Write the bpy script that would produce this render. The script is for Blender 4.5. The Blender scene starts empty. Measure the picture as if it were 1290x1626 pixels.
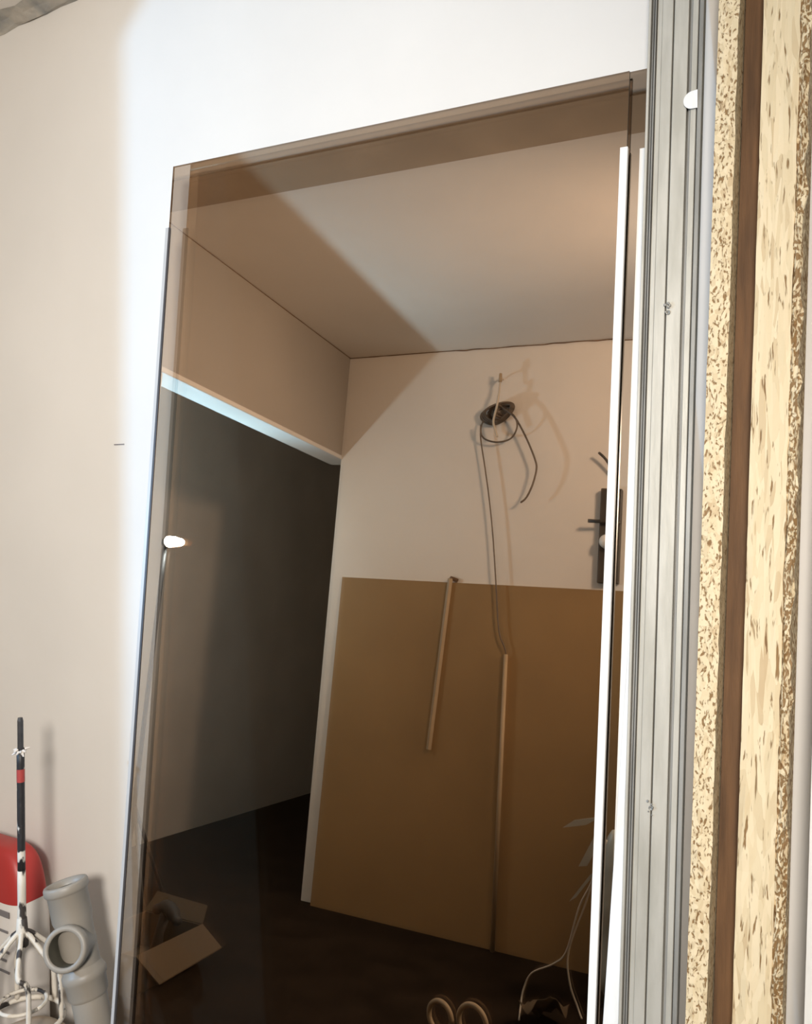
import bpy, bmesh, math, random
from mathutils import Vector, Matrix, noise

random.seed(7)
scene = bpy.context.scene
COL = scene.collection

# ------------------------------------------------------------------ camera
CAM = Vector((0.0, -1.3, 1.5))
R_ = Vector((0.8631, 0.5050, 0.0010)).normalized()
F_ = Vector((-0.5049, 0.8630, -0.0158)).normalized()
U_ = R_.cross(F_).normalized()
cd = bpy.data.cameras.new('camera')
cd.sensor_fit = 'HORIZONTAL'
cd.sensor_width = 36.0
cd.lens = 1337.1 / 1290.0 * 36.0
cd.clip_start = 0.02
cam = bpy.data.objects.new('camera', cd)
COL.objects.link(cam)
cam.matrix_world = Matrix(((R_.x, U_.x, -F_.x, CAM.x), (R_.y, U_.y, -F_.y, CAM.y),
                           (R_.z, U_.z, -F_.z, CAM.z), (0, 0, 0, 1)))
scene.camera = cam

# ------------------------------------------------------------------ world, lights, exposure
w = bpy.data.worlds.new('world')
scene.world = w
w.use_nodes = True
w.node_tree.nodes['Background'].inputs[0].default_value = (0.9, 0.8, 0.68, 1)
w.node_tree.nodes['Background'].inputs[1].default_value = 0.05
vs = scene.view_settings
vs.view_transform = 'Standard'
vs.look = 'None'
vs.exposure = 0.0
vs.gamma = 1.0
vs.use_curve_mapping = False
scene.cycles.caustics_reflective = False
scene.cycles.caustics_refractive = False
scene.cycles.max_bounces = 10
scene.cycles.sample_clamp_indirect = 6.0

LAMP = Vector((-2.60, -1.934, 1.603))          # cool work lamp in the adjoining room
BULB = Vector((0.22, -2.20, 1.95))             # unseen room lamp behind the camera, beam and height shaped for the front wall


def light(name, kind, loc, energy, color, radius):
    d = bpy.data.lights.new(name, kind)
    d.energy = energy
    d.color = color
    d.shadow_soft_size = radius
    o = bpy.data.objects.new(name, d)
    COL.objects.link(o)
    o.location = loc
    return o


sp = light('work_lamp_light', 'SPOT', LAMP + Vector((0.012, 0.006, 0.0)), 115, (0.24, 0.57, 1.0), 0.022)
sp.data.spot_size = math.radians(174)
sp.data.spot_blend = 0.9
sp.rotation_euler = Vector((0.66, 0.66, 0.36)).to_track_quat('-Z', 'Y').to_euler()
light('far_wall_fill', 'POINT', LAMP + Vector((0.026, -0.012, 0.0)), 28, (0.50, 0.73, 1.0), 0.018)  # added fill that brightens the adjoining far wall around the lamp
fl = light('room_lamp_light', 'SPOT', BULB, 290, (1.0, 0.945, 0.875), 0.20)
fl.data.spot_size = math.radians(125)
fl.data.spot_blend = 1.0
f2 = light('back_wall_fill', 'SPOT', Vector((0.25, -1.15, 2.42)), 135, (1.0, 0.93, 0.86), 0.13)  # added fill, no known lamp: lights the upper back wall, fading downward
f2.data.spot_size = math.radians(112)
f2.data.spot_blend = 1.0
f2.rotation_euler = (Vector((-1.85, -2.55, 2.05)) - f2.location).to_track_quat('-Z', 'Y').to_euler()
fl.rotation_euler = (Vector((-2.1, -0.1, 0.75)) - BULB).to_track_quat('-Z', 'Y').to_euler()

# ------------------------------------------------------------------ materials
MATS = {}


def nodes(name):
    m = bpy.data.materials.new(name)
    m.use_nodes = True
    nt = m.node_tree
    b = nt.nodes['Principled BSDF']
    MATS[name] = m
    return m, nt, b


def mat(name, col, rough=0.6, metal=0.0, var=0.0, scale=8.0, bump=0.0, bscale=60.0, col2=None, stretch=None,
        lo=0.35, hi=0.65, detail=5.0, emit=None):
    m, nt, b = nodes(name)
    b.inputs['Roughness'].default_value = rough
    b.inputs['Metallic'].default_value = metal
    b.inputs['Base Color'].default_value = (*col, 1)
    tc = nt.nodes.new('ShaderNodeTexCoord')
    mp = nt.nodes.new('ShaderNodeMapping')
    if stretch:
        mp.inputs['Scale'].default_value = stretch
    nt.links.new(tc.outputs['Object'], mp.inputs[0])
    c2 = col2 if col2 else tuple(max(0, c * (1 - var)) for c in col)
    n = nt.nodes.new('ShaderNodeTexNoise')
    n.inputs['Scale'].default_value = scale
    n.inputs['Detail'].default_value = detail
    nt.links.new(mp.outputs[0], n.inputs['Vector'])
    r = nt.nodes.new('ShaderNodeValToRGB')
    r.color_ramp.elements[0].position = lo
    r.color_ramp.elements[1].position = hi
    r.color_ramp.elements[0].color = (*c2, 1)
    r.color_ramp.elements[1].color = (*col, 1)
    nt.links.new(n.outputs['Fac'], r.inputs[0])
    nt.links.new(r.outputs[0], b.inputs['Base Color'])
    if bump:
        n2 = nt.nodes.new('ShaderNodeTexNoise')
        n2.inputs['Scale'].default_value = bscale
        n2.inputs['Detail'].default_value = 6
        nt.links.new(mp.outputs[0], n2.inputs['Vector'])
        bp = nt.nodes.new('ShaderNodeBump')
        bp.inputs['Strength'].default_value = bump
        bp.inputs['Distance'].default_value = 0.004
        nt.links.new(n2.outputs['Fac'], bp.inputs['Height'])
        nt.links.new(bp.outputs[0], b.inputs['Normal'])
    if emit:
        b.inputs['Emission Color'].default_value = (*emit[:3], 1)
        b.inputs['Emission Strength'].default_value = emit[3]
    return m


mat('plaster', (0.80, 0.75, 0.685), 0.85, var=0.05, scale=2.5, bump=0.10, bscale=35)
mat('ceiling_paint', (0.80, 0.745, 0.68), 0.9, var=0.06, scale=2.0, bump=0.08, bscale=40)
mat('ceiling_shade', (0.46, 0.36, 0.26), 0.9, var=0.15, scale=5.0, bump=0.15, bscale=40)
mat('left_plaster_shaded', (0.33, 0.30, 0.265), 0.9, var=0.06, scale=2.5, bump=0.10, bscale=35)  # darkened plaster: the left wall's weaker light put into its colour
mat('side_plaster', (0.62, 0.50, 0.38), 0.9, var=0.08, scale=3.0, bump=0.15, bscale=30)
mat('lintel_white', (0.62, 0.60, 0.57), 0.6, var=0.05, scale=10)
mat('concrete', (0.50, 0.45, 0.38), 0.95, col2=(0.22, 0.23, 0.23), scale=9, bump=0.6, bscale=40, lo=0.4, hi=0.6)
mat('floor_dark', (0.022, 0.015, 0.010), 0.9, var=0.4, scale=6, bump=0.3, bscale=25)
MATS['floor_dark'].node_tree.nodes['Principled BSDF'].inputs['Specular IOR Level'].default_value = 0.05
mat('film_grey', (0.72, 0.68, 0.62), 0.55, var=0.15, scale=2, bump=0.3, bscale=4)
mat('pale_board', (0.50, 0.44, 0.35), 0.7, var=0.1, scale=4)
mat('hardboard', (0.33, 0.205, 0.085), 0.7, var=0.10, scale=3, bump=0.05, bscale=80)
mat('alu', (0.56, 0.525, 0.45), 0.45, metal=0.3, col2=(0.46, 0.43, 0.36), scale=9, stretch=(6, 6, 0.8), lo=0.35, hi=0.6,
    bump=0.05, bscale=60)
mat('alu_dull', (0.36, 0.345, 0.31), 0.45, metal=0.3, var=0.3, scale=14, stretch=(4, 4, 0.5))
mat('alu_dark', (0.16, 0.15, 0.14), 0.5, metal=0.6, var=0.3, scale=20)
mat('white_plastic', (0.86, 0.84, 0.80), 0.4, var=0.03, scale=9)
mat('grey_plastic', (0.50, 0.48, 0.46), 0.4, var=0.06, scale=9)
mat('dark_seal', (0.06, 0.05, 0.045), 0.5, var=0.2, scale=20)
mat('glass_edge', (0.10, 0.085, 0.075), 0.25, var=0.2, scale=20)
mat('white_board', (0.84, 0.83, 0.80), 0.5, col2=(0.70, 0.67, 0.62), scale=10, lo=0.25, hi=0.5, stretch=(3, 3, 1))
mat('brown_wood', (0.17, 0.085, 0.035), 0.75, var=0.45, scale=8, stretch=(8, 8, 0.6), bump=0.2)
mat('pipe_grey', (0.33, 0.29, 0.24), 0.45, var=0.10, scale=10, bump=0.03)
mat('pipe_in', (0.10, 0.09, 0.065), 0.8, var=0.4, scale=20)
mat('rubber', (0.03, 0.028, 0.025), 0.6, var=0.2, scale=10)
mat('splatter', (0.025, 0.022, 0.022), 0.5, col2=(0.75, 0.69, 0.60), scale=30, stretch=(1, 1, 0.6), lo=0.36, hi=0.40, bump=0.5)
mat('splatter_heavy', (0.05, 0.04, 0.035), 0.6, col2=(0.72, 0.65, 0.55), scale=28, stretch=(1, 1, 0.5), lo=0.56, hi=0.60,
    bump=0.8)
mat('shaft_steel', (0.13, 0.12, 0.115), 0.4, metal=0.7, var=0.3, scale=30)
mat('red_print', (0.45, 0.06, 0.05), 0.5, var=0.2, scale=30)
mat('red_bag', (0.42, 0.035, 0.03), 0.45, var=0.15, scale=5, bump=0.2, bscale=12)
mat('label_paper', (0.78, 0.72, 0.66), 0.6, var=0.05, scale=12)
mat('ink', (0.22, 0.20, 0.20), 0.6, var=0.1, scale=20)
mat('sack_paper', (0.56, 0.45, 0.34), 0.8, var=0.2, scale=6, bump=0.5, bscale=14)
mat('cable_dark', (0.10, 0.075, 0.055), 0.5, var=0.2, scale=20)
mat('cable_pale', (0.62, 0.55, 0.45), 0.5, var=0.1, scale=20)
mat('black_plastic', (0.05, 0.043, 0.036), 0.45, var=0.2, scale=10)
mat('slat_tan', (0.42, 0.31, 0.19), 0.6, var=0.1, scale=6)
mat('cardboard', (0.085, 0.058, 0.03), 0.85, var=0.1, scale=6)
mat('film_clear', (0.55, 0.55, 0.48), 0.35, var=0.2, scale=8, bump=0.4, bscale=20)
mat('lamp_glow', (1, 1, 1), 0.5, emit=(0.85, 0.93, 1.0, 60.0))


# oriented strand board: overlapping stretched flakes
def osb(name, flake_scale, edge):
    m, nt, b = nodes(name)
    b.inputs['Roughness'].default_value = 0.7
    tc = nt.nodes.new('ShaderNodeTexCoord')
    mp = nt.nodes.new('ShaderNodeMapping')
    mp.inputs['Scale'].default_value = (1.0, 1.0, 0.10 if not edge else 0.5)
    nt.links.new(tc.outputs['Object'], mp.inputs[0])
    wn = nt.nodes.new('ShaderNodeTexNoise')
    wn.inputs['Scale'].default_value = 40
    nt.links.new(mp.outputs[0], wn.inputs['Vector'])
    mx = nt.nodes.new('ShaderNodeMixRGB')
    mx.inputs[0].default_value = 0.02
    nt.links.new(mp.outputs[0], mx.inputs[1])
    nt.links.new(wn.outputs['Color'], mx.inputs[2])
    v = nt.nodes.new('ShaderNodeTexVoronoi')
    v.inputs['Scale'].default_value = flake_scale
    nt.links.new(mx.outputs[0], v.inputs['Vector'])
    bw = nt.nodes.new('ShaderNodeRGBToBW')
    nt.links.new(v.outputs['Color'], bw.inputs[0])
    r = nt.nodes.new('ShaderNodeValToRGB')
    r.color_ramp.elements[0].position = 0.05
    r.color_ramp.elements[0].color = (0.56, 0.40, 0.22, 1)
    r.color_ramp.elements[1].position = 0.75
    r.color_ramp.elements[1].color = (0.78, 0.62, 0.39, 1)
    e = r.color_ramp.elements.new(0.35)
    e.color = (0.70, 0.55, 0.33, 1)
    nt.links.new(bw.outputs[0], r.inputs[0])
    # dark pits between the strands
    n = nt.nodes.new('ShaderNodeTexNoise')
    n.inputs['Scale'].default_value = 290 if edge else 250
    n.inputs['Detail'].default_value = 3
    nt.links.new(mx.outputs[0], n.inputs['Vector'])
    pr = nt.nodes.new('ShaderNodeValToRGB')
    pr.color_ramp.elements[0].position = 0.32 if not edge else 0.37
    pr.color_ramp.elements[1].position = 0.39 if not edge else 0.45
    pr.color_ramp.elements[0].color = (0.36, 0.25, 0.14, 1)
    pr.color_ramp.elements[1].color = (1, 1, 1, 1)
    nt.links.new(n.outputs['Fac'], pr.inputs[0])
    mul = nt.nodes.new('ShaderNodeMixRGB')
    mul.blend_type = 'MULTIPLY'
    mul.inputs[0].default_value = 1.0
    nt.links.new(r.outputs[0], mul.inputs[1])
    nt.links.new(pr.outputs[0], mul.inputs[2])
    nt.links.new(mul.outputs[0], b.inputs['Base Color'])
    bp = nt.nodes.new('ShaderNodeBump')
    bp.inputs['Strength'].default_value = 0.7
    bp.inputs['Distance'].default_value = 0.003
    nt.links.new(mul.outputs[0], bp.inputs['Height'])
    nt.links.new(bp.outputs[0], b.inputs['Normal'])


osb('osb_face', 190, False)
osb('osb_edge', 220, True)
osb('osb_ragged', 150, True)
MATS['osb_ragged'].node_tree.nodes['Color Ramp.001'].color_ramp.elements[0].position = 0.46
MATS['osb_ragged'].node_tree.nodes['Color Ramp.001'].color_ramp.elements[1].position = 0.54


def bronze(name, refl, trans):
    m = bpy.data.materials.new(name)
    m.use_nodes = True
    nt = m.node_tree
    nt.nodes.clear()
    out = nt.nodes.new('ShaderNodeOutputMaterial')
    g = nt.nodes.new('ShaderNodeBsdfGlossy')
    g.inputs['Roughness'].default_value = 0.0
    # very faint smears of dust
    tc = nt.nodes.new('ShaderNodeTexCoord')
    n = nt.nodes.new('ShaderNodeTexNoise')
    n.inputs['Scale'].default_value = 1.6
    nt.links.new(tc.outputs['Object'], n.inputs['Vector'])
    mr = nt.nodes.new('ShaderNodeMixRGB')
    mr.inputs[1].default_value = (*[c * 0.96 for c in refl], 1)
    mr.inputs[2].default_value = (*[c * 1.04 for c in refl], 1)
    nt.links.new(n.outputs['Fac'], mr.inputs[0])
    nt.links.new(mr.outputs[0], g.inputs['Color'])
    t = nt.nodes.new('ShaderNodeBsdfTransparent')
    t.inputs['Color'].default_value = (*trans, 1)
    a = nt.nodes.new('ShaderNodeAddShader')
    nt.links.new(g.outputs[0], a.inputs[0])
    nt.links.new(t.outputs[0], a.inputs[1])
    nt.links.new(a.outputs[0], out.inputs[0])
    MATS[name] = m


bronze('bronze_front', (0.42, 0.31, 0.22), (0.34, 0.30, 0.26))
bronze('bronze_rear', (0.46, 0.355, 0.265), (0.08, 0.065, 0.05))
m = bpy.data.materials.new('clear_back')
m.use_nodes = True
m.node_tree.nodes.clear()
_o = m.node_tree.nodes.new('ShaderNodeOutputMaterial')
_t = m.node_tree.nodes.new('ShaderNodeBsdfTransparent')
_t.inputs['Color'].default_value = (1, 1, 1, 1)
m.node_tree.links.new(_t.outputs[0], _o.inputs[0])
MATS['clear_back'] = m


# ------------------------------------------------------------------ mesh helpers
def link(name, bm, mats, parent=None, smooth=False):
    me = bpy.data.meshes.new(name)
    bmesh.ops.recalc_face_normals(bm, faces=bm.faces)
    bm.to_mesh(me)
    bm.free()
    for mm in ([mats] if isinstance(mats, str) else mats):
        me.materials.append(MATS[mm])
    if smooth:
        for p in me.polygons:
            p.use_smooth = True
    o = bpy.data.objects.new(name, me)
    COL.objects.link(o)
    if parent:
        o.parent = parent
        o.matrix_parent_inverse = parent.matrix_world.inverted()
    return o


def empty(name, loc):
    o = bpy.data.objects.new(name, None)
    o.empty_display_size = 0.05
    COL.objects.link(o)
    o.location = loc
    o.matrix_world = Matrix.Translation(loc)
    return o


def tag(o, label, cat, group=None):
    o['label'] = label
    o['category'] = cat
    if group:
        o['group'] = group
    return o


def struct(o):
    o['kind'] = 'structure'
    return o


def hexa(bm, c, mi=0):
    """8 corners: bottom ring 0-3, top ring 4-7"""
    v = [bm.verts.new(p) for p in c]
    out = []
    for f in ((0, 3, 2, 1), (4, 5, 6, 7), (0, 1, 5, 4), (1, 2, 6, 5), (2, 3, 7, 6), (3, 0, 4, 7)):
        fc = bm.faces.new([v[i] for i in f])
        fc.material_index = mi
        out.append(fc)
    return out


def box(bm, x0, x1, y0, y1, z0, z1, fr=None):
    c = [(x0, y0, z0), (x1, y0, z0), (x1, y1, z0), (x0, y1, z0), (x0, y0, z1), (x1, y0, z1), (x1, y1, z1), (x0, y1, z1)]
    if fr:
        c = [fr(*p) for p in c]
    return hexa(bm, c)


def bev(bm, w=0.002, seg=2):
    bmesh.ops.bevel(bm, geom=bm.edges[:], offset=w, segments=seg, affect='EDGES', profile=0.5)


def smooth_path(pts, k=6):
    pts = [Vector(p) for p in pts]
    out = []
    n = len(pts)
    for i in range(n - 1):
        p0, p1, p2, p3 = pts[max(i - 1, 0)], pts[i], pts[i + 1], pts[min(i + 2, n - 1)]
        for j in range(k):
            t = j / k
            out.append(0.5 * ((2 * p1) + (p2 - p0) * t + (2 * p0 - 5 * p1 + 4 * p2 - p3) * t * t
                              + (3 * p1 - p0 - 3 * p2 + p3) * t ** 3))
    out.append(pts[-1])
    return out


def tube(bm, pts, r, seg=8, cap=True, flat=1.0):
    pts = [Vector(p) for p in pts]
    n = len(pts)
    rings = []
    up = None
    for i, p in enumerate(pts):
        d = (pts[min(i + 1, n - 1)] - pts[max(i - 1, 0)])
        d = d.normalized() if d.length > 1e-9 else Vector((0, 0, 1))
        if up is None:
            a = Vector((0, 1, 0)) if abs(d.y) < 0.9 else Vector((1, 0, 0))
            up = (a - d * a.dot(d)).normalized()
        else:
            up = (up - d * up.dot(d))
            up = up.normalized() if up.length > 1e-6 else d.orthogonal().normalized()
        s = d.cross(up)
        rr = r[i] if isinstance(r, (list, tuple)) else r
        rings.append([bm.verts.new(p + (up * math.cos(2 * math.pi * k / seg) * flat + s * math.sin(2 * math.pi * k / seg)) * rr)
                      for k in range(seg)])
    for a, b in zip(rings, rings[1:]):
        for k in range(seg):
            bm.faces.new((a[k], a[(k + 1) % seg], b[(k + 1) % seg], b[k]))
    if cap:
        bm.faces.new(rings[0][::-1])
        bm.faces.new(rings[-1])
    return rings


def lathe(bm, prof, origin, axis, seg=28, mi=0):
    """prof: (r, h) list along the axis; open"""
    axis = Vector(axis).normalized()
    u = axis.orthogonal().normalized()
    v = axis.cross(u)
    origin = Vector(origin)
    rings = []
    for r, h in prof:
        rings.append([bm.verts.new(origin + axis * h + (u * math.cos(2 * math.pi * k / seg) + v * math.sin(2 * math.pi * k / seg)) * r)
                      for k in range(seg)])
    for a, b in zip(rings, rings[1:]):
        for k in range(seg):
            f = bm.faces.new((a[k], a[(k + 1) % seg], b[(k + 1) % seg], b[k]))
            f.material_index = mi
    return rings


# ------------------------------------------------------------------ the room
XL, YB, H = -2.107, -2.573, 2.653
YW = 0.0486                       # the back wall runs slightly askew
XR = 1.3
JY = -1.09                        # near jamb of the opening in the left wall
LZ = 2.12                         # underside of its lintel
TH = 0.12                         # wall thickness


def yb(x):
    return YB + YW * (x - XL)


bm = bmesh.new()
box(bm, XL - TH, XR + 0.1, 0.0, 0.1, 0.0, H + 0.1)
wall_front = struct(link('wall_front', bm, 'plaster'))
bm = bmesh.new()
hexa(bm, [(XL, yb(XL) - TH, 0), (XR + .1, yb(XR) - TH, 0), (XR + .1, yb(XR), 0), (XL, yb(XL), 0),
          (XL, yb(XL) - TH, H + .1), (XR + .1, yb(XR) - TH, H + .1), (XR + .1, yb(XR), H + .1), (XL, yb(XL), H + .1)])
struct(link('wall_back', bm, 'plaster'))
bm = bmesh.new()
box(bm, XL - TH, XL, JY, 0.0, 0.0, H + .1)
box(bm, XL - TH, XL, -3.0, JY, LZ + 0.02, H + .1)
struct(link('wall_left', bm, 'left_plaster_shaded'))
bm = bmesh.new()
box(bm, XL - TH - 0.004, XL + 0.004, -2.70, JY, LZ, LZ + 0.02)
bev(bm, 0.002, 1)
lintel = struct(link('trim_1', bm, 'lintel_white'))
bm = bmesh.new()
box(bm, XL - TH + 0.02, XL - 0.002, JY - 0.075, JY, 1.998, LZ)  # added block, clips the corner of the work lamp's patch on the front wall
bev(bm, 0.003, 1)
link('light_cut_block', bm, 'lintel_white', lintel)
bm = bmesh.new()
box(bm, XR, XR + .1, -2.6, 0.0, 0.0, H + .1)
struct(link('wall_right', bm, 'plaster'))
bm = bmesh.new()
box(bm, -3.4, XR + .1, -5.5, 0.1, -0.06, 0.0)
struct(link('floor', bm, 'floor_dark'))
bm = bmesh.new()
box(bm, -3.4, XR + .1, -5.5, 0.1, H, H + 0.06)
ceiling = struct(link('ceiling', bm, 'ceiling_paint'))
# mirror-edge shadow band, put in as a darker strip across the ceiling
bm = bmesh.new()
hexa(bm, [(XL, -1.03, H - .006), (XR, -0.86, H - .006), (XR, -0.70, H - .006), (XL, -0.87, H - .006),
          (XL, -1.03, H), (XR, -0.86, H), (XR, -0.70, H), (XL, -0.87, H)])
struct(link('trim_2', bm, 'ceiling_shade'))
# crumbly bare concrete where the wall plaster stops short of the ceiling
bm = bmesh.new()
N = 60
rows = []
for i in range(N + 1):
    x = XL + (1.0 - XL) * i / N
    j = random.uniform(-1, 1)
    rows.append([bm.verts.new(p) for p in ((x, -0.0005, H - 0.010 - 0.006 * random.random()), (x, -0.008 - 0.003 * j, H - 0.012 + 0.004 * j),
                                           (x, -0.026, H - 0.005 + 0.003 * random.uniform(-1, 1)),
                                           (x, -0.052 + 0.010 * random.uniform(-1, 1), H - 0.0005))])
for a, b in zip(rows, rows[1:]):
    for k in range(3):
        bm.faces.new((a[k], b[k], b[k + 1], a[k + 1]))
struct(link('trim_3', bm, 'concrete'))
# hairline cracks along the ceiling joints
def crack(name, pts):
    bm = bmesh.new()
    tube(bm, pts, [0.0022 + 0.0010 * random.random() for _ in pts], 5)
    struct(link(name, bm, 'brown_wood'))


crack('trim_4', [(XL + (XR - XL) * i / 70, yb(XL + (XR - XL) * i / 70), H - 0.001 - 0.006 * random.random() * (1 if i > 10 else .3)) for i in range(71)])
crack('trim_5', [(XL, -2.57 + 2.57 * i / 30, H - 0.0005 - 0.001 * random.random()) for i in range(31)])
# adjoining dim room seen through the opening
bm = bmesh.new()
box(bm, -3.4, -3.3, -5.5, -0.9, 0.0, H)
struct(link('wall_adjoining_far', bm, 'film_grey'))
bm = bmesh.new()
box(bm, -3.3, XL + .1, -5.5, -5.4, 0.0, H)
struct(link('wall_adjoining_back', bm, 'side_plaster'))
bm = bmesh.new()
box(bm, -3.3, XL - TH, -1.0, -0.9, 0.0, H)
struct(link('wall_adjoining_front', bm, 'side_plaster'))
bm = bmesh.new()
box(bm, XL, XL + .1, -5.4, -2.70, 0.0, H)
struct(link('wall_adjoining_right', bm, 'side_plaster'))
# small scratch and pits in the plaster
bm = bmesh.new()
box(bm, -1.518, -1.486, -0.0012, 0.0002, 1.619, 1.6215)
link('plaster_scratch', bm, 'ink', wall_front)

# ------------------------------------------------------------------ bronze panes
th, ph, rm = 0.0878, 0.0687, -0.0129
n_ = Vector((math.sin(ph) * math.cos(th), -math.cos(ph) * math.cos(th), math.sin(th)))
t0 = Vector((math.cos(ph), math.sin(ph), 0))
d0 = n_.cross(t0)
if d0.z > 0:
    d0 = -d0
t_ = t0 * math.cos(rm) - d0 * math.sin(rm)
d_ = d0 * math.cos(rm) + t0 * math.sin(rm)
P0 = Vector((-0.7, -0.05, 2.149))


def mp(a, s, o=0.0):
    """a along the pane, s down the pane, o out of the front face"""
    return P0 + t_ * a + d_ * s + n_ * o


def pane(name, a0, a1, front_o, front_mat, label, s0=0.0):
    thick = 0.005
    s1 = 2.14
    root = empty(name, mp((a0 + a1) / 2, s1, front_o))
    bm = bmesh.new()
    c = [mp(a0, s1, front_o), mp(a1, s1, front_o), mp(a1, s1, front_o - thick), mp(a0, s1, front_o - thick),
         mp(a0, s0, front_o), mp(a1, s0, front_o), mp(a1, s0, front_o - thick), mp(a0, s0, front_o - thick)]
    fs = hexa(bm, c)
    for i, f in enumerate(fs):
        f.material_index = {2: 0, 4: 1}.get(i, 2)
    link('glass', bm, [front_mat, 'clear_back', 'glass_edge'], root)
    # edge profiles start 12 cm below the top
    for side in (-1, 1):
        if side > 0:
            bm = bmesh.new()
            e = a1
            box(bm, e - 0.0095, e + 0.0015, front_o + 0.0003, front_o + 0.0018, 0.118, s1, lambda x, y, z: mp(x, z, y))
            box(bm, e + 0.0003, e + 0.0018, front_o - thick - 0.0015, front_o + 0.0003, 0.118, s1, lambda x, y, z: mp(x, z, y))
            link('edge_profile', bm, 'white_plastic', root)
        else:
            bm = bmesh.new()
            e = a0
            box(bm, e - 0.0065, e + 0.0005, front_o + 0.0003, front_o + 0.0018, 0.124, s1, lambda x, y, z: mp(x, z, y))
            box(bm, e - 0.0018, e - 0.0003, front_o - thick - 0.0015, front_o + 0.0003, 0.124, s1, lambda x, y, z: mp(x, z, y))
            link('edge_profile', bm, 'grey_plastic', root)
            bm = bmesh.new()
            box(bm, e + 0.0006, e + 0.0050, front_o + 0.0003, front_o + 0.0016, 0.124, s1, lambda x, y, z: mp(x, z, y))
            link('seal', bm, 'dark_seal', root)
    tag(root, label, 'mirror', 'bronze mirror panes')
    return root


pane('mirror_pane', -0.5455, 0.3455, 0.0, 'bronze_front', 'large bronze tinted mirror pane, the front one, leaning in front of its twin')
pane('mirror_pane', -0.5130, 0.3720, -0.013, 'bronze_rear', 'second bronze mirror pane behind the front one, showing as a narrow strip at its right', -0.006)


# ------------------------------------------------------------------ things leaning at the right of the panes
def leanpt(y0, sl):
    return lambda x, y, z: (x, y0 - sl * (2.2 - z) + y, z)


# aluminium track: extruded section (x across, y depth; y<0 is towards the room)
root = empty('aluminium_track', (-0.278, -0.23, 0))
fr = leanpt(-0.068, 0.075)
L_, W_ = -0.3165, 0.0775


def bar(name, u0, u1, y0, y1, mt, top=2.62):
    bm = bmesh.new()
    box(bm, L_ + u0 * W_, L_ + u1 * W_, y0, y1, 0.0, top, lambda x, y, z: fr(x - 0.0045 * (2.2 - z), y, z))
    bev(bm, 0.0006, 1)
    return link(name, bm, mt, root)


bar('back_web', 0.0, 1.0, 0.008, 0.0105, 'alu_dull')
bar('side_lip', 0.00, 0.05, -0.001, 0.009, 'alu')
bar('groove_rib', 0.075, 0.10, 0.001, 0.009, 'alu_dull')
bar('side_lip', 0.125, 0.15, -0.002, 0.009, 'alu_dull')
bar('face', 0.165, 0.255, 0.0005, 0.009, 'alu')
bar('face', 0.26, 0.45, -0.0012, 0.009, 'alu')
bar('face', 0.475, 0.73, -0.0005, 0.009, 'alu')
bar('groove_rib', 0.755, 0.795, 0.002, 0.009, 'alu_dull')
bar('face', 0.80, 0.90, -0.001, 0.009, 'alu')
bar('side_lip', 0.925, 1.0, -0.003, 0.009, 'alu_dull')
for (x, z) in ((-0.279, 1.759), (-0.286, 1.081)):
    bm = bmesh.new()
    p = Vector(fr(x, -0.0015, z))
    lathe(bm, [(0.0, -0.0004), (0.0018, 0.0008), (0.0026, 0.0010), (0.0034, 0.0), (0.0034, -0.002)], p, (0, -1, -0.075), 14)
    bmesh.ops.remove_doubles(bm, verts=bm.verts, dist=1e-5)
    s = link('screw', bm, 'alu_dull', root)
    bm = bmesh.new()
    for k in range(5):
        q = p + Vector((random.uniform(-.004, .004), -0.0012, random.uniform(-.016, .016)))
        bmesh.ops.create_icosphere(bm, subdivisions=1, radius=random.uniform(.0012, .0025), matrix=Matrix.Translation(q))
    link('burr', bm, 'alu_dull', s)
bm = bmesh.new()
p = Vector(fr(-0.2525, -0.0032, 2.054))
vv = [bm.verts.new(p + Vector((0.0075, 0, 0.0125)))]
for k in range(17):
    a = math.radians(90 + 180 * k / 16)
    vv.append(bm.verts.new(p + Vector((0.001 + 0.0125 * math.cos(a), 0.075 * 0.0125 * math.sin(a), 0.0125 * math.sin(a)))))
vv.append(bm.verts.new(p + Vector((0.0075, 0, -0.0125))))
f = bm.faces.new(vv)
r = bmesh.ops.extrude_face_region(bm, geom=[f])
bmesh.ops.translate(bm, verts=[e for e in r['geom'] if isinstance(e, bmesh.types.BMVert)], vec=(0, -0.0015, 0))
link('sticker', bm, 'white_plastic', root)
tag(root, 'tall grooved aluminium sliding track leaning upright between mirror and strand board', 'track')

# narrow white strip between the panes and the track
bm = bmesh.new()
fr2 = leanpt(-0.044, 0.080)
box(bm, -0.3195, -0.2895, -0.001, 0.002, 0.0, 1.55, lambda x, y, z: fr2(x + (z - 1.50) * 0.0405, y, z))
bev(bm, 0.0006, 1)
tag(link('laminate_strip', bm, 'white_board'), 'thin white laminate strip wedged between mirror edge and aluminium track', 'strip')


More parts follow.
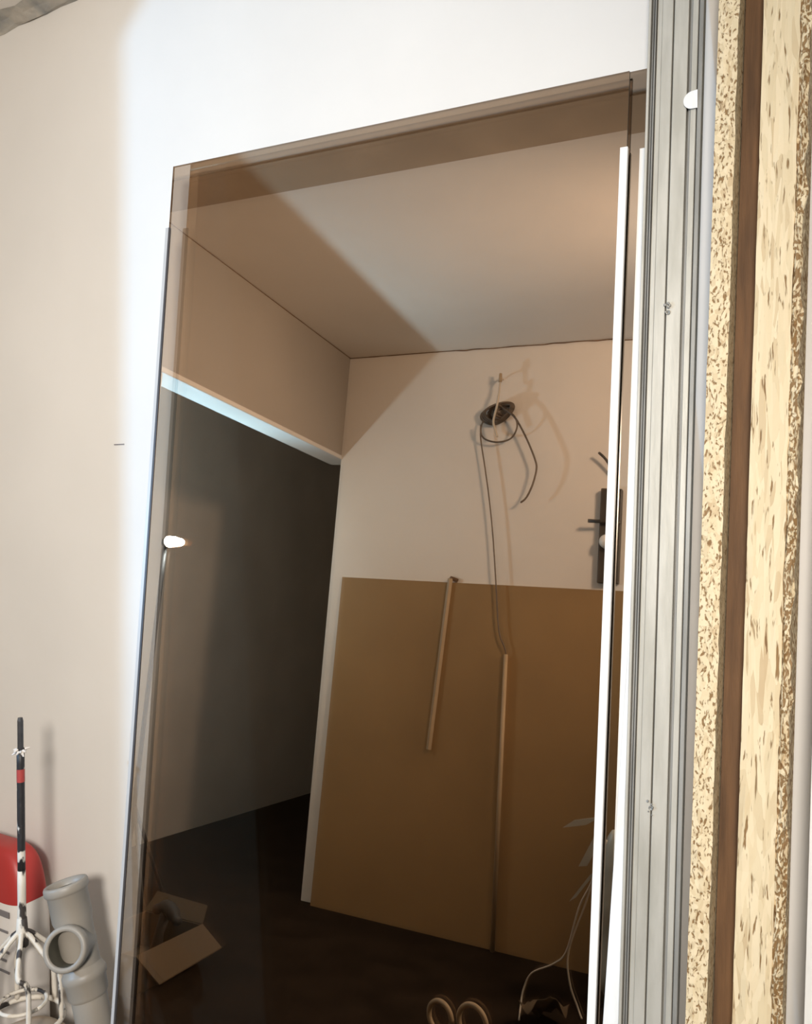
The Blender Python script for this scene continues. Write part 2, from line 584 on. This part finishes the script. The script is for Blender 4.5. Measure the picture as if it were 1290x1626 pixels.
# strand boards
def rough_board(name, x0, x1, y0, y1, z1, y_lean, sl, skew, mt, face_seg, jit, label, cat):
    f3 = leanpt(y_lean, sl)
    bm = bmesh.new()
    nz = 110
    nx = face_seg
    sect = [(x0 + (x1 - x0) * i / nx, y0) for i in range(nx + 1)] + [(x1, y1), (x0, y1)]
    rings = []
    for k in range(nz + 1):
        z = z1 * k / nz
        ring = []
        for i, (x, y) in enumerate(sect):
            jx = jy = 0.0
            if i <= nx:
                q = Vector((x * 60, z * 26, i * 0.7))
                jy = noise.noise(q) * jit
                if i in (0, nx):
                    jx = noise.noise(Vector((z * 60, i * 3.1, 4.0))) * jit * 0.9 * (1 if i == nx else 0.35)
                    jy += jit * 0.5
            ring.append(bm.verts.new(f3(x + jx + skew * (z - 2.2), y + jy, z)))
        rings.append(ring)
    n = len(sect)
    for a, b in zip(rings, rings[1:]):
        for k in range(n):
            bm.faces.new((a[k], a[(k + 1) % n], b[(k + 1) % n], b[k]))
    bm.faces.new(rings[0][::-1])
    bm.faces.new(rings[-1])
    return tag(link(name, bm, mt), label, cat)


rough_board('strand_board', -0.2155, -0.1895, 0.0, 0.055, 2.45, -0.091, 0.060, 0.0140, 'osb_edge', 3, 0.0022,
            'narrow strand board seen edge on, standing beside the aluminium track', 'board')
rough_board('brown_plank', -0.1875, -0.1600, 0.040, 0.054, 2.45, -0.091, 0.060, 0.0140, 'brown_wood', 2, 0.0004,
            'dark brown plank recessed between the two strand boards', 'plank')
wide = empty('strand_board', (-0.16, -0.2, 0))
for nm, xa, xb, mt, sg, jt in (('face_board', -0.1585, -0.1135, 'osb_face', 6, 0.0020), ('ragged_edge', -0.1137, -0.1010, 'osb_ragged', 4, 0.0060)):
    o = rough_board(nm, xa, xb, 0.0, 0.055, 2.45, -0.091, 0.060, 0.0138, mt, sg, jt, '', '')
    del o['label'], o['category']
    o.parent = wide
    o.matrix_parent_inverse = wide.matrix_world.inverted()
tag(wide, 'wide strand board with a ragged dark right edge, rightmost of the two', 'board')
rough_board('scuffed_board', -0.078, -0.02, 0.0, 0.018, 2.0, -0.055, 0.060, 0.0140, 'white_board', 3, 0.0006,
            'scuffed white board at the far right behind the wide strand board', 'board')

# ------------------------------------------------------------------ objects at the lower left, in front of the wall
# red sack with a printed label
def pillow(bm, c, hx, hy, hz, p=3.2, lump=0.01, seed=0, nu=36, nv=24):
    rows = []
    for j in range(1, nv):
        ph_ = -math.pi / 2 + math.pi * j / nv
        row = []
        for i in range(nu):
            th_ = 2 * math.pi * i / nu
            sg = lambda v, e: math.copysign(abs(v) ** e, v)
            e = 2 / p
            x = hx * sg(math.cos(ph_), e) * sg(math.cos(th_), e)
            y = hy * sg(math.cos(ph_), e) * sg(math.sin(th_), e)
            z = hz * sg(math.sin(ph_), e)
            q = Vector((x, y, z))
            q *= 1 + lump * noise.noise(q * 9 + Vector((seed, 0, 0))) * 3
            row.append(bm.verts.new(Vector(c) + q))
        rows.append(row)
    for a, b in zip(rows, rows[1:]):
        for k in range(nu):
            bm.faces.new((a[k], a[(k + 1) % nu], b[(k + 1) % nu], b[k]))
    bm.faces.new(rows[0][::-1])
    bm.faces.new(rows[-1])


root = empty('red_canister', (-1.822, -0.09, 0))
bm = bmesh.new()
pillow(bm, (-1.822, -0.09, 0.352), 0.146, 0.05, 0.352, 5.0, 0.004, 3)
link('body', bm, 'red_bag', root, True)
bm = bmesh.new()
pillow(bm, (-1.822, -0.09, 0.352), 0.1475, 0.0515, 0.353, 5.0, 0.004, 3, 48, 48)
for v in list(bm.verts):
    if not (0.20 < v.co.z < 0.60):
        bm.verts.remove(v)
lab = link('label', bm, 'label_paper', root, True)
for i, (zc, x0, x1) in enumerate(((0.565, -1.80, -1.70), (0.530, -1.80, -1.705), (0.485, -1.80, -1.70), (0.465, -1.80, -1.71), (0.44, -1.80, -1.70))):
    bm = bmesh.new()
    for x in (0,):
        box(bm, x0, x1, -0.1432, -0.1416, zc, zc + (0.013 if i == 0 else 0.005))
    link('print_line', bm, 'ink', lab)
tag(root, 'red canister with a white printed label cut off by the left edge', 'canister')

# beige paper sack
bm = bmesh.new()
pillow(bm, (-1.556, -0.24, 0.20), 0.104, 0.16, 0.200, 3.4, 0.035, 11)
tag(link('paper_sack', bm, 'sack_paper', None, True), 'crumpled beige paper sack under the paint-caked mixing paddle', 'sack')

# plaster mixing paddle, upside down
MX = Vector((-1.571, -0.2, 0.0))
root = empty('mixing_paddle', (MX.x, MX.y, 0.41))
top = Vector((-1.577, -0.197, 1.043))
hub = Vector((MX.x, MX.y, 0.597))


def shaft(f):
    return hub + (top - hub) * f


bm = bmesh.new()
tube(bm, [shaft(i / 14) for i in range(4, 13)], 0.0078, 12)
link('shaft', bm, 'splatter', root, True)
bm = bmesh.new()
tube(bm, [shaft(i / 14) for i in range(5)], [0.0088, 0.0086, 0.0083, 0.0084, 0.0080], 12)
link('caked_shaft', bm, 'splatter_heavy', root, True)
bm = bmesh.new()
tube(bm, [shaft(12 / 14), shaft(0.985), shaft(1.0)], [0.0065, 0.0065, 0.005], 6)
link('hex_end', bm, 'shaft_steel', root)
bm = bmesh.new()
tube(bm, [shaft(0.70), shaft(0.76)], 0.0081, 12, False)
link('red_band', bm, 'red_print', root, True)
bm = bmesh.new()
for k in range(14):
    a = k * 2.4
    q = shaft(12 / 14 - 0.02 * random.random()) + Vector((math.cos(a), math.sin(a), 0)) * 0.008
    tube(bm, [q, q + Vector((math.cos(a), math.sin(a), random.uniform(-1, .6))) * random.uniform(.004, .010)], [0.0035, 0.0012], 5)
link('dried_plaster', bm, 'label_paper', root)
bm = bmesh.new()
lathe(bm, [(0.0, 0.03), (0.010, 0.028), (0.012, 0.0), (0.012, -0.03), (0.0, -0.032)], hub, (0, 0, 1), 14)
bmesh.ops.remove_doubles(bm, verts=bm.verts, dist=1e-5)
link('hub', bm, 'splatter_heavy', root, True)
RB = 0.076
for k in range(6):
    a = math.radians(18 + 60 * k)
    dv = Vector((math.cos(a), math.sin(a), 0))
    tw = Vector((math.cos(a + 0.25), math.sin(a + 0.25), 0))
    bm = bmesh.new()
    pth = smooth_path([hub + Vector((0, 0, 0.004)), hub + dv * 0.022 + Vector((0, 0, -0.012)), hub + dv * RB * 0.9 + Vector((0, 0, -0.062)),
                       hub + tw * RB + Vector((0, 0, -0.085)), hub + tw * RB * 1.06 + Vector((0, 0, -0.185))], 6)
    rr = [0.0052 + 0.0014 * noise.noise(p * 120) for p in pth]
    tube(bm, pth, rr, 7)
    link('cage_bar', bm, 'splatter_heavy', root, True)
bm = bmesh.new()
ring = [hub + Vector((math.cos(2 * math.pi * i / 32) * RB * 1.06, math.sin(2 * math.pi * i / 32) * RB * 1.06, -0.186)) for i in range(33)]
tube(bm, ring, 0.0055, 7)
link('base_ring', bm, 'splatter_heavy', root, True)
bm = bmesh.new()
ring = [hub + Vector((math.cos(2 * math.pi * i / 32) * RB * 0.62, math.sin(2 * math.pi * i / 32) * RB * 0.62, -0.150)) for i in range(33)]
tube(bm, ring, 0.004, 7)
link('inner_ring', bm, 'splatter_heavy', root, True)
tag(root, 'upright mixing paddle with black shaft and plaster-caked wire cage', 'mixing paddle')

# grey drain pipe with a branch
A = Vector((-1.492, -0.155, 0.700))
B = Vector((-1.290, -0.135, 0.0))
ax = (B - A).normalized()
root = empty('drain_pipe', B)
S = 0.040


def hollow(name, org, axis, prof, inner=0, outer=0, mt='pipe_grey'):
    bm = bmesh.new()
    lathe(bm, prof, org, axis, 32)
    bm.faces.ensure_lookup_table()
    if inner:
        for f in bm.faces[-32 * inner:]:
            f.material_index = 1
    if outer:
        for f in bm.faces[:32 * outer]:
            f.material_index = 1
    return link(name, bm, [mt, 'pipe_in'], root, True)


hollow('socket', A, ax, [(S * 0.78, 0.075), (S * 0.80, 0.012), (S * .90, 0.0), (S * 1.07, 0.0), (S * 1.12, 0.004), (S * 1.12, 0.015), (S * 1.05, 0.019),
                         (S * 1.0, 0.021), (S * 1.0, 0.072), (S * 0.92, 0.082), (S * 0.90, 0.19)], 0, 1)
L = (B - A).length
hollow('lower_socket', A, ax, [(S * .88, 0.165), (S * 1.04, 0.178), (S * 1.10, 0.181), (S * 1.10, 0.193), (S * 1.02, 0.197), (S * 1.0, 0.225), (S * .90, 0.232)])
hollow('pipe_run', A, ax, [(S * .88, 0.20), (S * .90, L), (S * .7, L)])
bd = Vector((0.44, -0.80, 0.30)).normalized()
bo = A + ax * 0.125
hollow('branch', bo, bd, [(S * .92, -0.01), (S * .95, 0.040), (S * 1.06, 0.046), (S * 1.10, 0.050), (S * 1.10, 0.066), (S * 1.04, 0.070), (S * .86, 0.070),
                          (S * .82, 0.066), (S * .80, 0.0)], 1)
bm = bmesh.new()
lathe(bm, [(0.0001, -0.004), (S * .80, -0.004)], bo, bd, 24)
link('branch_inside', bm, 'pipe_in', root)
bm = bmesh.new()
lathe(bm, [(0.0001, 0.06), (S * .79, 0.06)], A, ax, 24)
link('socket_inside', bm, 'pipe_in', root)
tag(root, 'grey plastic drain pipe with side branch leaning beside the mirror', 'pipe')

# ------------------------------------------------------------------ things seen in the mirror
# brown hardboard sheet against the back wall
bm = bmesh.new()
xa, xb = -2.036, -0.30
hexa(bm, [(xa, yb(xa) + .030, 0), (xb, yb(xb) + .030, 0), (xb, yb(xb) + .036, 0), (xa, yb(xa) + .036, 0),
          (xa, yb(xa) + .002, 1.527), (xb, yb(xb) + .002, 1.527), (xb, yb(xb) + .008, 1.527), (xa, yb(xa) + .008, 1.527)])
tag(link('hardboard_sheet', bm, 'hardboard'), 'large brown hardboard sheet leaning against the reflected back wall', 'board')

# short tan slat hooked over its top
root = empty('hooked_slat', (-1.50, yb(-1.5) + 0.04, 0.77))
bm = bmesh.new()
p1, p2 = Vector((-1.462, yb(-1.46) + .016, 1.545)), Vector((-1.502, yb(-1.5) + .034, 0.772))
tube(bm, [p1, p2], 0.012, 4, True, 0.6)
link('slat', bm, 'slat_tan', root)
bm = bmesh.new()
tube(bm, [p1 + Vector((-0.004, -0.012, 0.004)), p1 + Vector((0.034, -0.006, -0.008))], 0.010, 6, True, 0.7)
link('hook', bm, 'brown_wood', root)
tag(root, 'short tan slat hooked over the top edge of the brown hardboard', 'slat')

# long thin tube standing in front of it
bm = bmesh.new()
tube(bm, [(-1.170, yb(-1.17) + .027, 1.222), (-1.143, yb(-1.14) + .052, 0.0)], 0.0095, 10)
tag(link('thin_tube', bm, 'slat_tan', None, True), 'long thin tan tube standing upright against the brown hardboard', 'tube')

# cable hanging from a nail
def wall_pts(pts, off):
    return [Vector((x, yb(x) + off, z)) for x, z in pts]


root = empty('hanging_cable', (-1.27, yb(-1.27) + .03, 2.33))
bm = bmesh.new()
tube(bm, smooth_path([Vector((x, yb(x) + o, z)) for x, z, o in
                      ((-1.352, 2.262, .05), (-1.349, 2.218, .045), (-1.325, 2.193, .04), (-1.269, 2.18, .04), (-1.21, 2.193, .04), (-1.182, 2.228, .045),
                       (-1.178, 2.266, .05), (-1.20, 2.305, .05), (-1.25, 2.335, .05))]), 0.0042, 7)
link('loose_ring', bm, 'cable_dark', root, True)
bm = bmesh.new()
tube(bm, smooth_path(wall_pts([(-1.31, 2.34), (-1.350, 2.28), (-1.357, 2.24), (-1.353, 2.19), (-1.326, 2.07), (-1.295, 1.923), (-1.265, 1.749), (-1.234, 1.521)], .03)
                     + [Vector((-1.207, yb(-1.2) + .033, 1.327)), Vector((-1.176, yb(-1.18) + .031, 1.250)), Vector((-1.170, yb(-1.17) + .027, 1.224))]), 0.0035, 7)
link('dropping_end', bm, 'cable_dark', root, True)
bm = bmesh.new()
tube(bm, smooth_path(wall_pts([(-1.27, 2.352), (-1.246, 2.337), (-1.199, 2.30), (-1.17, 2.263), (-1.123, 2.18), (-1.083, 2.092), (-1.074, 2.048), (-1.088, 1.977),
                               (-1.113, 1.92), (-1.138, 1.897)], .05)), 0.0045, 7)
link('free_end', bm, 'cable_dark', root, True)
for k in range(10):
    bm = bmesh.new()
    pts = []
    rx, rz = 0.077 - 0.0055 * k, 0.052 - 0.0042 * k
    for i in range(25):
        a = 2 * math.pi * i / 24
        x = -1.285 + 0.004 * k + rx * math.cos(a) + 0.012 * math.sin(2 * a)
        z = 2.318 + rz * math.sin(a) * (0.9 + 0.05 * k) + 0.25 * (x + 1.285)
        pts.append(Vector((x, yb(x) + 0.022 + 0.007 * (k % 4) + 0.004 * math.sin(a * 2 + k), z)))
    tube(bm, pts, 0.0055, 7)
    link('coil_turn', bm, 'cable_dark', root, True)
bm = bmesh.new()
tube(bm, smooth_path(wall_pts([(-1.272, 2.40), (-1.277, 2.345), (-1.286, 2.30), (-1.288, 2.262), (-1.265, 2.20)], .060)), 0.0055, 7)
link('tie', bm, 'cable_pale', root, True)
tag(root, 'dark coiled cable with loose loops hanging on the reflected wall', 'cable')
root = empty('wall_hook', (-1.272, yb(-1.272), 2.45))
bm = bmesh.new()
tube(bm, smooth_path([Vector((-1.272, yb(-1.272) - .002, 2.49)), Vector((-1.272, yb(-1.272) + .02, 2.488)), Vector((-1.272, yb(-1.272) + .045, 2.465)),
                      Vector((-1.273, yb(-1.272) + .050, 2.41)), Vector((-1.273, yb(-1.272) + .062, 2.385))]), 0.0045, 7)
link('wire', bm, 'cable_pale', root, True)
bm = bmesh.new()
tube(bm, [Vector((-1.272, yb(-1.272) + .048, 2.505)), Vector((-1.272, yb(-1.272) + .048, 2.465))], [0.007, 0.009], 8)
link('plug', bm, 'slat_tan', root, True)
tag(root, 'small wire hook with a tan plug above the coiled cable', 'hook')

# dark fixture on the right of the reflected wall
root = empty('wall_fixture', (-0.74, yb(-0.74), 1.57))
bm = bmesh.new()
box(bm, -0.785, -0.70, yb(-0.74) + 0.0, yb(-0.74) + 0.035, 1.555, 1.965)
bev(bm, 0.004, 2)
link('plate', bm, 'black_plastic', root)
bm = bmesh.new()
tube(bm, [Vector((-0.70, yb(-.74) + .05, 1.815)), Vector((-0.83, yb(-.74) + .055, 1.818))], 0.008, 8)
link('lever', bm, 'black_plastic', root, True)
bm = bmesh.new()
lathe(bm, [(0.0001, 0.075), (0.022, 0.072), (0.031, 0.058), (0.031, 0.04), (0.020, 0.025), (0.020, 0.0)], (-0.748, yb(-.74), 1.731), (0, 1, 0), 20)
link('round_knob', bm, 'white_plastic', root, True)
bm = bmesh.new()
tube(bm, smooth_path([Vector((-0.73, yb(-.74) + .02, 2.02)), Vector((-0.765, yb(-.74) + .04, 2.085)), Vector((-0.80, yb(-.74) + .045, 2.12))]), 0.006, 7)
link('bent_wire', bm, 'black_plastic', root, True)
tag(root, 'black wall fixture with white round knob and lever at the mirror edge', 'fixture')

# work lamp in the adjoining room, on its stand
root = empty('work_lamp', (LAMP.x - 0.03, LAMP.y - 0.015, 0))
aim = Vector((0.86, 0.45, 0.12)).normalized()
bm = bmesh.new()
lathe(bm, [(0.0001, -0.004), (0.026, -0.004)], LAMP, aim, 24)
link('lens', bm, 'lamp_glow', root)
bm = bmesh.new()
lathe(bm, [(0.027, -0.003), (0.028, -0.006), (0.026, -0.03), (0.020, -0.045), (0.0001, -0.05)], LAMP, aim, 24)
link('housing', bm, 'rubber', root, True)
bm = bmesh.new()
q = LAMP - aim * 0.045
tube(bm, [q, (q.x, q.y, 1.45), (q.x, q.y, 0.22)], 0.010, 8)
link('pole', bm, 'rubber', root, True)
for k in range(3):
    a = math.radians(30 + 120 * k)
    bm = bmesh.new()
    tube(bm, [(q.x, q.y, 0.45), (q.x + 0.28 * math.cos(a), q.y + 0.28 * math.sin(a), 0.008)], 0.008, 8)
    link('leg', bm, 'rubber', root, True)
tag(root, 'glaring white work lamp reflected at the left edge of the mirror', 'lamp')

# cardboard box with an open flap
root = empty('cardboard_box', (-2.15, -1.57, 0))
bm = bmesh.new()
x0, x1, y0, y1, h = -2.34, -2.07, -1.72, -1.34, 0.13
for (a, b, c, d_2) in ((x0, x1, y0, y0 + .005), (x0, x1, y1 - .005, y1), (x0, x0 + .005, y0, y1), (x1 - .005, x1, y0, y1)):
    box(bm, a, b, c, d_2, 0.0, h)
box(bm, x0, x1, y0, y1, 0.0, 0.005)
link('body', bm, 'cardboard', root)
for pts in (((x1, y0, h), (x1, y1, h), (x1 + .10, y1 - .01, h - .07), (x1 + .10, y0 + .01, h - .06)),
            ((x0, y0, h), (x1, y0, h), (x1 - .02, y0 - .05, h + .05), (x0 + .01, y0 - .05, h + .06))):
    bm = bmesh.new()
    f = bm.faces.new([bm.verts.new(p) for p in pts])
    r = bmesh.ops.extrude_face_region(bm, geom=[f])
    bmesh.ops.translate(bm, verts=[e for e in r['geom'] if isinstance(e, bmesh.types.BMVert)], vec=(0, 0, 0.004))
    link('flap', bm, 'cardboard', root)
tag(root, 'open cardboard box with a folded-out flap at the mirror bottom left', 'box')
# black hand tool lying in it
root = empty('hand_tool', (-2.10, -1.65, 0.01))
bm = bmesh.new()
tube(bm, smooth_path([(-2.24, -1.66, 0.17), (-2.16, -1.62, 0.20), (-2.085, -1.58, 0.175)]), [0.020] * 4 + [0.026] * 6 + [0.018] * 3, 10)
link('barrel', bm, 'rubber', root, True)
bm = bmesh.new()
tube(bm, [(-2.17, -1.625, 0.19), (-2.19, -1.62, 0.10), (-2.19, -1.61, 0.006)], [0.020, 0.018, 0.03], 10)
link('grip', bm, 'rubber', root, True)
tag(root, 'black hand tool sticking out of the open cardboard box', 'tool')

# pale wires and scraps of plastic film at the right
root = empty('pale_wire', (-0.80, -2.06, 0))
bm = bmesh.new()
tube(bm, smooth_path([(-0.64, -2.05, 0.60), (-0.682, -2.054, 0.457), (-0.722, -2.056, 0.363), (-0.76, -2.058, 0.206), (-0.803, -2.06, 0.154), (-0.881, -2.063, 0.105),
                      (-0.908, -2.065, 0.045), (-0.905, -2.02, 0.006), (-0.88, -1.9, 0.006)]), 0.0035, 6)
link('long_strand', bm, 'cable_pale', root, True)
bm = bmesh.new()
tube(bm, smooth_path([(-0.655, -2.05, 0.55), (-0.70, -2.056, 0.38), (-0.752, -2.058, 0.21), (-0.743, -2.057, 0.105), (-0.71, -2.055, 0.03), (-0.69, -2.03, 0.006)]), 0.0035, 6)
link('short_strand', bm, 'cable_pale', root, True)
tag(root, 'two thin pale wires curling down at the mirror bottom right', 'wire')


def scrap(name, c, du, dv, seed, label, mt='film_clear', cat='plastic film'):
    bm = bmesh.new()
    c, du, dv = Vector(c), Vector(du), Vector(dv)
    nn = du.cross(dv).normalized()
    G = 10
    g = [[bm.verts.new(c + du * (i / G - .5) * (1 - .35 * abs(j / G - .5)) + dv * (j / G - .5)
                       + nn * 0.05 * noise.noise(Vector((i * .33, j * .33, seed))))
          for i in range(G + 1)] for j in range(G + 1)]
    for j in range(G):
        for i in range(G):
            bm.faces.new((g[j][i], g[j][i + 1], g[j + 1][i + 1], g[j + 1][i]))
    r = bmesh.ops.extrude_face_region(bm, geom=bm.faces[:])
    bmesh.ops.translate(bm, verts=[e for e in r['geom'] if isinstance(e, bmesh.types.BMVert)], vec=nn * 0.002)
    return tag(link(name, bm, mt, None, True), label, cat)


root = empty('film_roll', (-0.62, -2.16, 0))
bm = bmesh.new()
pillow(bm, (-0.60, -2.18, 0.30), 0.085, 0.08, 0.30, 2.6, 0.09, 21, 24, 18)
link('bundle', bm, 'film_clear', root, True)
for k, (c, du, dv) in enumerate((((-0.715, -2.09, 0.43), (0.03, 0, 0.02), (0.07, 0.0, 0.11)), ((-0.69, -2.08, 0.56), (0.04, 0, 0.0), (0.05, 0.0, 0.13)),
                                 ((-0.73, -2.08, 0.65), (0.12, 0, 0.03), (0.02, 0.0, 0.03)))):
    bm = bmesh.new()
    c, du, dv = Vector(c), Vector(du), Vector(dv)
    vs_ = [bm.verts.new(c + du * a + dv * b) for a, b in ((-.5, -.5), (.2, -.45), (.5, .5), (-.3, .4))]
    f = bm.faces.new(vs_)
    r = bmesh.ops.extrude_face_region(bm, geom=[f])
    bmesh.ops.translate(bm, verts=[e for e in r['geom'] if isinstance(e, bmesh.types.BMVert)], vec=(0, 0.003, 0))
    link('scrap', bm, 'film_clear', root)
tag(root, 'crumpled bundle of dull plastic film at the mirror lower right edge', 'plastic film')
scrap('paper_scrap', (-0.80, -1.92, 0.055), (0.14, 0.05, 0.05), (-0.04, 0.14, 0.06), 2.2, 'folded brown paper scrap on the floor under the pale wires', 'cardboard', 'paper')
# hoops of flat pipe insulation on the floor
for (cx, rr, lb) in ((-1.085, 0.046, 'small tan hoop on the reflected floor, left of two'), (-0.975, 0.053, 'larger tan hoop on the reflected floor, right of two')):
    bm = bmesh.new()
    tube(bm, [Vector((cx + rr * math.cos(2 * math.pi * i / 28), -1.66 + 0.02 * math.cos(2 * math.pi * i / 28), 0.009 + rr + rr * math.sin(2 * math.pi * i / 28)))
              for i in range(29)], 0.009, 8)
    tag(link('tape_hoop', bm, 'slat_tan', None, True), lb, 'hoop', 'hoops on the floor')
